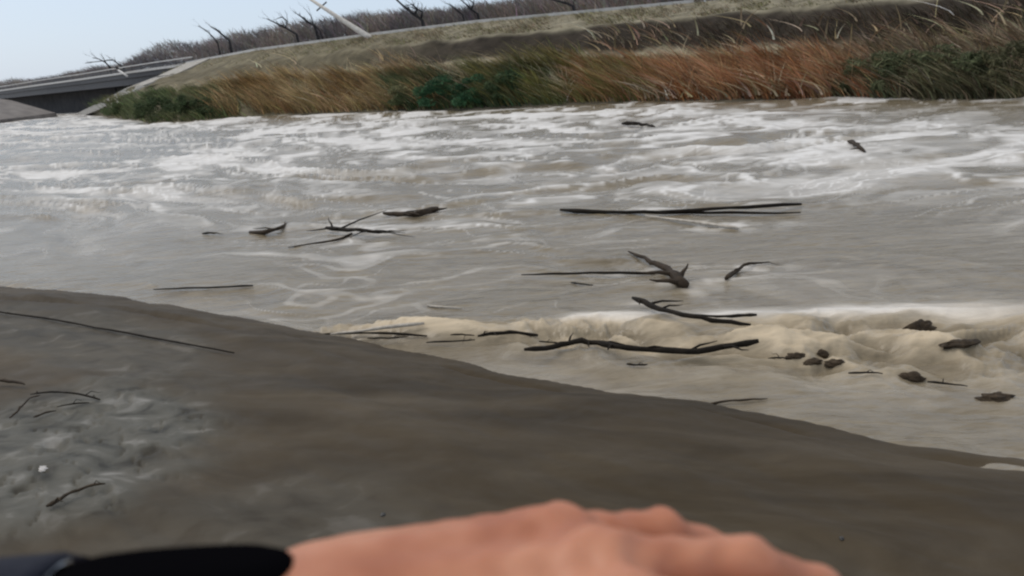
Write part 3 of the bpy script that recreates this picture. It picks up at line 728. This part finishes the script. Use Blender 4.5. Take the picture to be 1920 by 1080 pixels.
branch('stick', 'thin curved black stick alone on the smooth water at left', [(288, 543), (350, 540), (410, 539), (475, 535)], .012, .018, M_wood, 0, .04, .02, 10, group=G, cat='stick')
branch('branch', 'tangled black branch with crossing limbs left of the middle', [(612, 428), (650, 431), (690, 432), (722, 436)], .05, .02, M_wood, 8, .06, .08, 11, tw=.9, group=G)
branch('stick', 'pale curved stick trailing left from the tangled black branch', [(540, 464), (590, 456), (635, 450), (660, 438)], .012, .03, M_brownwood, 1, .03, .04, 12, tw=.3, group=G, cat='stick')
branch('driftwood', 'dark driftwood with a pale upper side drifting above the tangled branch', [(720, 400), (752, 402), (790, 402), (818, 392)], .05, .09, M_brownwood, 4, .03, .05, 13, tw=.6, group=G, cat='driftwood')
branch('driftwood', 'low dark snag in the foam at left, under a curl of water', [(470, 436), (500, 436), (525, 428), (540, 418)], .05, .03, M_brownwood, 3, .02, .05, 14, tw=.5, group=G, cat='driftwood')
branch('driftwood', 'dark brown driftwood hump at the left end of the foam line', [(895, 630), (930, 624), (970, 623), (1008, 629)], .018, .022, M_wood, 2, .03, .04, 15, tw=.2, group=G, cat='driftwood')
branch('stick', 'pale flat stick pointing right at the start of the foam line', [(620, 626), (680, 620), (740, 611), (795, 606)], .012, .026, M_palewood, 0, .03, .04, 16, group=G, cat='stick')
branch('stick', 'black stick at the tip of the mud edge below the pale stick', [(600, 627), (660, 624), (740, 625), (800, 630)], .010, .016, M_wood, 0, .02, .02, 17, group=G, cat='stick')
branch('branch', 'long winding dark branch half sunk in the boiling foam line', [(985, 655), (1040, 652), (1075, 638), (1120, 642), (1160, 652), (1220, 655), (1290, 660), (1350, 652), (1420, 640)], .030, .032, M_wood, 7, .11, .04, 18, tw=.35, group=G)
branch('twig', 'small dark twig in the trough below the winding branch', [(1175, 683), (1195, 684), (1215, 683)], .012, .008, M_wood, 1, .04, .01, 19, tw=.1, group=G, cat='twig')
branch('stick', 'dark stick at the mud edge where a pale ripple meets the bank', [(1322, 760), (1360, 752), (1400, 749), (1440, 747)], .014, .006, M_brownwood, 0, .03, .02, 20, group=G, cat='stick')
branch('stick', 'little dark and pale stick in the rough water near the far rust reeds', [(1168, 232), (1190, 231), (1212, 234), (1228, 238)], .10, .05, M_wood, 1, .06, .05, 21, tw=.4, group=G, cat='stick')
branch('branch', 'dark crooked branch in the far white water at right', [(1588, 264), (1604, 268), (1620, 284)], .07, .04, M_brownwood, 2, .05, .06, 22, tw=.6, group=G)
branch('stick', 'short white stick on the grey water left of the bent branch', [(800, 573), (830, 575), (870, 578)], .016, .006, M_palewood, 0, .03, .01, 23, group=G, cat='stick')
for i, (pts, lab) in enumerate([
    ([(690, 634), (730, 634), (765, 631)], 'short dark stick right of the tip of the mud edge, below the pale stick'),
    ([(800, 642), (850, 640), (890, 637)], 'thin dark stick between the mud edge and the driftwood hump'),
    ([(845, 628), (865, 627), (890, 629)], 'short dark stub touching the left end of the driftwood hump'),
    ([(1010, 640), (1035, 641), (1052, 645)], 'small dark stub just above the left tip of the winding branch'),
    ([(1440, 672), (1462, 670), (1478, 672)], 'splinter of dark wood between the winding branch and the clod cluster'),
    ([(1590, 700), (1625, 697), (1655, 700)], 'thin dark splinter right below the clod cluster'),
    ([(1740, 716), (1780, 719), (1815, 724)], 'thin brown splinter right of the squarish lump'),
    ([(380, 438), (400, 436), (420, 439)], 'small dark stub left of the low snag at left')]):
    branch('stick', lab, pts, .011 if i < 7 else .03, .007, M_wood, 1, .04, .015, 90 + i, tw=.12, group=G, cat='stick')
def lump(name, label, x, y, sx, sy, sz, seed, mat, tilt=0, cat='debris'):
    rs = np.random.default_rng(seed); nu, nv = 26, 16
    u = np.linspace(0, 2 * math.pi, nu, endpoint=False); v = np.linspace(0, math.pi, nv)
    U, Vv = np.meshgrid(u, v); d = np.stack([np.sin(Vv) * np.cos(U), np.sin(Vv) * np.sin(U), np.cos(Vv)], -1)
    nz = fbm(d[..., 0] * 1.6 + seed * 3 + d[..., 2], d[..., 1] * 1.6 + d[..., 2] * 1.3, seed, 4) * .55
    nz = nz + .2 * fbm(d[..., 0] * 3 + seed + d[..., 2], d[..., 1] * 3 + d[..., 2] * 2, seed + 9, 2); p = d * (1 + nz)[..., None] * [sx, sy, sz]
    i = np.arange(nu * nv).reshape(nv, nu); i2 = np.roll(i, -1, 1)
    Fq = np.stack([i[:-1], i[1:], i2[1:], i2[:-1]], -1).reshape(-1, 4)
    o = obj(name, p.reshape(-1, 3), Fq, mat); o.location = on_water(x, y, -sz * .25); o.rotation_euler = (0, 0, tilt)
    return tag(o, label, cat, G)
M_clod = noisy('wet_clod', (.022, .015, .009), (.075, .055, .036), 14, .6, .6, dist=.02, spec=.2)
for i, (x, y, sx, sy, sz, lab) in enumerate([
    (1492, 670, .075, .06, .05, 'small dark clod, leftmost of the cluster of clods in the tan foam'),
    (1525, 680, .08, .06, .045, 'flat dark clod second from left in the cluster in the tan foam'),
    (1541, 666, .05, .05, .06, 'upright dark clod in the middle of the cluster in the tan foam'),
    (1566, 682, .08, .06, .05, 'dark clod with pale foam on it at the right of the cluster'),
    (1722, 622, .17, .10, .13, 'dark flat topped lump alone on the foam lip at right'),
    (1704, 710, .10, .07, .06, 'squarish brown lump in place of a foam hollow, below the flat topped lump'),  # lump added in place of a soft brown hollow in the foam
    (1868, 748, .13, .09, .06, 'brown clod at the right edge near the bank'),
    (1800, 644, .18, .08, .04, 'long low dark lump right of the flat topped lump')]):
    lump('mud_clod', lab, x, y, sx * 1.05, sy * .7, sz * .75, 60 + i, M_clod, .25 * math.sin(i * 2.1), 'clod')

# sticks and bits on the near bank
GB = 'sticks and twigs lying on the near bank'
branch('stick', 'very long thin dark stick lying along the near mud bank at left', [(-60, 578), (22, 592), (90, 600), (150, 612), (240, 628), (330, 645), (440, 666)], .012, .010, M_wood, 1, .0, .0, 40, tw=.2, group=GB, cat='stick', onbank=True)
branch('twig', 'black twig with a fork at the top edge of the pale silt heap', [(60, 752), (100, 751), (150, 754), (190, 762)], .006, .009, M_wood, 3, .03, .02, 41, tw=.12, group=GB, cat='twig', onbank=True)
branch('twig', 'second black twig crossing below the forked one on the silt heap', [(110, 776), (140, 772), (170, 768)], .005, .007, M_wood, 1, .03, .01, 42, tw=.1, group=GB, cat='twig', onbank=True)
branch('twig', 'pale edged dark stub at the left edge above the silt heap', [(0, 722), (30, 725), (50, 730)], .016, .010, M_brownwood, 0, .02, .0, 43, group=GB, cat='twig', onbank=True)
branch('twig', 'short crooked grey twig lying on the silt heap', [(66, 796), (88, 790), (108, 783)], .008, .006, M_brownwood, 0, .03, .01, 44, group=GB, cat='twig', onbank=True)
branch('root', 'crooked dark brown root at the lower left of the silt heap', [(92, 966), (118, 955), (142, 942), (170, 930), (200, 924)], .012, .007, M_clod, 2, .03, .01, 45, tw=.06, group=GB, cat='root', onbank=True)
branch('twig', 'curved dark twig at the left edge of the silt heap', [(22, 800), (45, 785), (60, 765), (80, 756)], .009, .005, M_brownwood, 1, .04, .02, 46, tw=.08, group=GB, cat='twig', onbank=True)
def stone(label, x, y, r, seed, mat, cat='stone'):
    o = lump('pebble', label, 500, 700, r * 1.5, r, r * .7, seed, mat, seed, cat); p = on_bank(x, y, r * .2); o.location = p; o['group'] = 'loose stones on the near bank'; return o
M_peb = noisy('pebble', (.03, .03, .032), (.09, .09, .09), 30, .5, .3, dist=.01); M_pebw = noisy('pale_pebble', (.4, .4, .42), (.65, .65, .66), 20, .6, .3, dist=.01)
stone('dark pebble on the mud just above the hand', 718, 966, .011, 80, M_peb)
stone('whitish stone on the pale silt heap', 82, 884, .035, 81, M_pebw)
stone('dark pebble at the tip of the black twigs on the silt heap', 200, 769, .014, 82, M_peb)
stone('little dark pebble on the mud near the right bottom corner', 1578, 1010, .009, 83, M_peb)

# ------------------------------------------------------------------ the photographer's hand
def surface_nets(sdf, lo, hi, step):
    xs = [np.arange(lo[i], hi[i] + step, step) for i in range(3)]
    X, Y, Z = np.meshgrid(*xs, indexing='ij'); D = sdf(X, Y, Z); s = D < 0
    nx, ny, nz = D.shape; acc = np.zeros((nx - 1, ny - 1, nz - 1, 3)); cnt = np.zeros((nx - 1, ny - 1, nz - 1))
    corners = [(i, j, k) for i in (0, 1) for j in (0, 1) for k in (0, 1)]
    sl = lambda c: tuple(slice(c[i], D.shape[i] - 1 + c[i]) for i in range(3))
    for c in corners:
        for ax in range(3):
            if c[ax]: continue
            c2 = list(c); c2[ax] = 1
            a = D[sl(c)]; b = D[sl(c2)]; k = (a < 0) != (b < 0); t = np.where(k, a / np.where(k, a - b, 1), 0)
            pos = np.zeros(acc.shape); pos[...] = c; pos[..., ax] += t
            acc += pos * k[..., None]; cnt += k
    act = cnt > 0; idx = np.full(cnt.shape, -1); idx[act] = np.arange(act.sum())
    cell = np.argwhere(act); V = (cell + acc[act] / cnt[act][:, None]) * step + np.array([x[0] for x in xs])
    F = []
    for ax in range(3):
        o1, o2 = [i for i in range(3) if i != ax]
        a = [slice(0, -1)] * 3; b = [slice(0, -1)] * 3; a[ax] = slice(0, nx * 0 + D.shape[ax] - 1); b[ax] = slice(1, D.shape[ax])
        for o in (o1, o2): a[o] = slice(1, D.shape[o] - 1); b[o] = slice(1, D.shape[o] - 1)
        A = s[tuple(a)]; B = s[tuple(b)]; e = np.argwhere(A != B)
        if not len(e): continue
        flip = A[tuple(e.T)]
        e = e.copy(); e[:, o1] += 1; e[:, o2] += 1
        def g(d1, d2):
            q = e.copy(); q[:, o1] += d1; q[:, o2] += d2; return idx[tuple(q.T)]
        q = np.stack([g(-1, -1), g(0, -1), g(0, 0), g(-1, 0)], -1)
        if ax == 1: flip = ~flip
        q[~flip] = q[~flip][:, ::-1]; F.append(q)
    return V, np.concatenate(F)
HX, HY, HDIST, HFW, HUPX, HT = 545, 1229, .216, .03, .058, 25
def build_hand():
    def cap(X, Y, Z, a, b, ra, rb, zs=1.0):
        a = np.array(a); b = np.array(b); ab = b - a
        px, py, pz = X - a[0], Y - a[1], (Z - a[2]); t = np.clip((px * ab[0] + py * ab[1] + pz * ab[2]) / (ab @ ab), 0, 1)
        dx, dy, dz = px - t * ab[0], py - t * ab[1], (pz - t * ab[2]) / zs
        return np.sqrt(dx * dx + dy * dy + dz * dz) - (ra + (rb - ra) * t)
    def su(a, b, k):
        h = np.clip(.5 + .5 * (b - a) / k, 0, 1); return b + (a - b) * h - k * h * (1 - h)
    R = math.radians
    fingers = {  # knuckle, lengths, radii, sideways angle, downward bends
        'pinky': ((.077, .036, -.001), (.034, .021, .018), (.0098, .0086, .0078, .0062), 12, (12, 34, 44)),
        'ring': ((.087, .016, .006), (.043, .027, .020), (.0108, .0095, .0084, .0068), 4, (9, 30, 38)),
        'middle': ((.092, -.006, .009), (.047, .030, .021), (.0112, .0100, .0088, .0070), -2, (7, 26, 34)),
        'index': ((.089, -.028, .006), (.043, .026, .020), (.0112, .0098, .0086, .0068), -8, (5, 22, 28))}
    tipn = []
    def sdf(X, Y, Z):
        d = cap(X, Y, Z, (-.30, .0, -.060), (-.05, 0, -.010), .038, .029, .82)
        d = su(d, cap(X, Y, Z, (-.06, .006, -.010), (.012, .006, -.003), .027, .026, .72), .02)
        for k, (kn, L, r, sa, bd) in fingers.items():
            w = (0.004, kn[1] * .62, kn[2] * .4 - .002)
            d = su(d, cap(X, Y, Z, w, (kn[0] - .008, kn[1], kn[2] - .005), .0150, .0130), .012)
            d = su(d, cap(X, Y, Z, (.01, kn[1] * .6, .011), (kn[0], kn[1], kn[2] + .0055), .0040, .0046), .006)   # tendon ridge
        d = su(d, cap(X, Y, Z, (.015, .034, -.010), (.060, .040, -.010), .012, .011), .014)
        fs = None; tipn.clear()
        for k, (kn, L, r, sa, bd) in fingers.items():
            p = np.array(kn); f = None; base = p.copy()
            d = su(d, np.sqrt((X - p[0]) ** 2 + (Y - p[1]) ** 2 + (Z - p[2] - .0015) ** 2) - r[0] * .90, .012)
            for j in range(3):
                b_ = R(bd[j]); dr = np.array([math.cos(b_) * math.cos(R(sa)), math.cos(b_) * math.sin(R(sa)), -math.sin(b_)])
                q = p + dr * L[j]; c = cap(X, Y, Z, p, q, r[j], r[j + 1])
                if j < 2:   # joint swell
                    c = su(c, np.sqrt((X - q[0]) ** 2 + (Y - q[1]) ** 2 + (Z - q[2] - .0006) ** 2) - r[j + 1] * 1.07, .003)
                f = c if f is None else su(f, c, .003); p = q
                if j == 0: pass
            tipn.append((p.copy(), dr.copy(), r[3], L[2], sa))
            fs = f if fs is None else np.minimum(fs, f)
        d = su(d, fs, .0045)
        t1, t2, t3, t4 = (.018, -.026, -.010), (.058, -.052, -.020), (.088, -.062, -.028), (.112, -.060, -.036)
        th = su(cap(X, Y, Z, t1, t2, .017, .0125), cap(X, Y, Z, t2, t3, .0118, .0105), .006); th = su(th, cap(X, Y, Z, t3, t4, .0105, .0080), .004)
        d = su(d, th, .012)
        # soft creases over knuckles
        return d + .0005 * np.sin(X * 520 + 3 * np.sin(Y * 160)) * np.exp(-((X - .10) / .06) ** 2)
    V, F = surface_nets(sdf, (-.27, -.085, -.085), (.205, .066, .045), .0024)
    m_, n, l, b_ = newmat('skin')
    tc = n.new('ShaderNodeTexCoord'); t = n.new('ShaderNodeTexNoise'); t.inputs['Scale'].default_value = 26; t.inputs['Detail'].default_value = 5
    l.new(tc.outputs['Object'], t.inputs['Vector'])
    r = ramp(n, [(.34, (.35, .118, .062)), (.5, (.44, .172, .098)), (.66, (.53, .24, .15))]); l.new(t.outputs['Fac'], r.inputs['Fac']); l.new(r.outputs['Color'], b_.inputs['Base Color'])
    b_.inputs['Subsurface Weight'].default_value = .25; b_.inputs['Subsurface Radius'].default_value = (.01, .004, .002); b_.inputs['Subsurface Scale'].default_value = .6
    b_.inputs['Roughness'].default_value = .5
    v = n.new('ShaderNodeTexNoise'); v.inputs['Scale'].default_value = 420; v.inputs['Detail'].default_value = 3; l.new(tc.outputs['Object'], v.inputs['Vector'])
    bp = n.new('ShaderNodeBump'); bp.inputs['Strength'].default_value = .3; bp.inputs['Distance'].default_value = .0006; l.new(v.outputs['Fac'], bp.inputs['Height']); l.new(bp.outputs['Normal'], b_.inputs['Normal'])
    person = obj('person', V, F, m_)
    tag(person, 'bare left hand and wrist reaching in from the lower left, wearing a black watch', 'person')
    # nails
    M_nail = noisy('nail', (.55, .33, .27), (.62, .40, .33), 40, .35, .02)
    for (p, dr, rr, L, sa) in tipn:
        dr = Vector(dr).normalized(); side = Vector((-math.sin(R(sa)), math.cos(R(sa)), 0)); up = dr.cross(side) ; up = up if up.z > 0 else -up
        vs_ = []; fs_ = []; nu, nv = 9, 7
        for i in range(nv):
            a = -.010 + .0145 * i / (nv - 1)
            for j in range(nu):
                th = R(-52 + 104 * j / (nu - 1)); wf = 1 - .25 * (i / (nv - 1) - .4) ** 2
                q = Vector(p) + dr * a + (side * math.sin(th) * wf + up * math.cos(th)) * (rr + .0009 + .0004 * (1 - i / nv)); vs_.append(tuple(q))
        for i in range(nv - 1):
            for j in range(nu - 1): k = i * nu + j; fs_.append((k, k + 1, k + nu + 1, k + nu))
        nn = len(vs_); vs_ += [tuple(Vector(q) - up * .0012) for q in vs_]; fs_ += [tuple(nn + k for k in f[::-1]) for f in fs_]
        obj('fingernail', vs_, fs_, M_nail, person)
    # sleeve: dark navy cuff round the forearm
    M_cloth = noisy('navy_cloth', (.006, .009, .02), (.012, .016, .032), 60, .9, .6, dist=.002)
    vs_ = []; fs_ = []; nu = 40; rows = [(-.29, .050), (-.24, .047), (-.19, .043), (-.110, .039), (-.071, .037), (-.067, .0355), (-.070, .033), (-.10, .033)]
    for i, (xx, rr) in enumerate(rows):
        for j in range(nu):
            a = 2 * math.pi * j / nu; w = 1 + .04 * math.sin(3 * a + i * 1.1) + .02 * math.sin(7 * a + i * 2.3)
            vs_.append((xx + .004 * math.sin(2 * a), rr * w * math.cos(a), rr * w * .86 * math.sin(a) - .006 + .02 * min(0, xx + .06)))
    for i in range(len(rows) - 1):
        for j in range(nu): j2 = (j + 1) % nu; fs_.append((i * nu + j, i * nu + j2, (i + 1) * nu + j2, (i + 1) * nu + j))
    obj('sleeve', vs_, fs_, M_cloth, person)
    # wristwatch: thick black rounded case, grey back, strap, silver buckle lug
    M_blk, n, l, b2 = newmat('black_glass'); b2.inputs['Base Color'].default_value = (.003, .003, .004, 1); b2.inputs['Roughness'].default_value = .5; b2.inputs['Specular IOR Level'].default_value = 0.0; b2.inputs['IOR'].default_value = 1.05
    M_gry, n, l, b2 = newmat('grey_case'); b2.inputs['Base Color'].default_value = (.05, .06, .062, 1); b2.inputs['Roughness'].default_value = .4
    M_slv, n, l, b2 = newmat('silver'); b2.inputs['Base Color'].default_value = (.6, .6, .62, 1); b2.inputs['Metallic'].default_value = 1; b2.inputs['Roughness'].default_value = .25
    M_strap, n, l, b2 = newmat('strap_rubber'); b2.inputs['Base Color'].default_value = (.012, .012, .015, 1); b2.inputs['Roughness'].default_value = .5
    cx, cy, cz = -.033, .008, .0138
    CB, SB = math.cos(R(24)), math.sin(R(24))
    def disc(prof, sx, sy, nu=64, ex=3.0):
        vs_ = []; fs_ = []
        for (r_, z_) in prof:
            for j in range(nu):
                a = 2 * math.pi * j / nu; c_, s_ = math.cos(a), math.sin(a); q = (abs(c_) ** ex + abs(s_) ** ex) ** (-1 / ex)
                yy, zz = cy + r_ * sy * s_ * q, cz + z_; vs_.append((cx + r_ * sx * c_ * q, yy * CB + zz * SB, -yy * SB + zz * CB))
        for i in range(len(prof) - 1):
            for j in range(nu): j2 = (j + 1) % nu; fs_.append((i * nu + j, i * nu + j2, (i + 1) * nu + j2, (i + 1) * nu + j))
        fs_.append(tuple(range(nu))[::-1]); fs_.append(tuple((len(prof) - 1) * nu + j for j in range(nu))); return vs_, fs_
    watch = obj('wristwatch', *disc([(.90, .004), (.97, .005), (1.0, .0065), (.985, .0085), (.92, .0105), (.8, .0118), (.5, .0128), (.1, .0131)], .034, .013, ex=2.6), M_blk, person)
    obj('case_back', *disc([(.80, -.002), (.93, .0), (.955, .003), (.93, .0045)], .034, .013, ex=2.6), M_gry, watch)
    vs_ = []; fs_ = []; nu = 56
    for j in range(nu):
        a = 2 * math.pi * j / nu
        for (dx, dr_) in ((-.011, 0), (-.0095, .0022), (.0095, .0022), (.011, 0)):
            rr = .0305 + dr_; vs_.append((cx - .005 + dx, .004 + rr * 1.0 * math.cos(a), -.004 + rr * .76 * math.sin(a)))
    for j in range(nu):
        j2 = (j + 1) % nu
        for k in range(3): fs_.append((j * 4 + k, j * 4 + k + 1, j2 * 4 + k + 1, j2 * 4 + k))
    obj('strap', vs_, fs_, M_strap, watch)
    for (dx, dy) in ((-.0275, .010), (-.0275, -.012)):
        mb = MB(); mb.tube([(cx - .005 + dx - .003, cy + dy - .004, cz + .003), (cx - .005 + dx, cy + dy, cz + .006), (cx - .005 + dx + .002, cy + dy + .004, cz + .004)], [.0010, .0016, .0010], 8); mb.build('lug', M_slv, watch)
    # place: wrist below the lower edge of the view, fingers towards the right
    wrist = CAM + HDIST * (FWD + RIGHT * ((HX - CX) / F_PX) - UP * ((HY - CY) / F_PX))
    ex = Vector(RIGHT) * 1.0 + Vector(FWD) * HFW + Vector(UP) * HUPX; ex.normalize()
    zr = Vector(UP) * math.cos(R(HT)) - Vector(FWD) * math.sin(R(HT)); ey = zr.cross(ex).normalized(); ez = ex.cross(ey).normalized()
    mm = Matrix.Identity(4)
    for i in range(3): mm[i][0] = ex[i]; mm[i][1] = ey[i]; mm[i][2] = ez[i]; mm[i][3] = wrist[i]
    person.matrix_world = mm
build_hand()
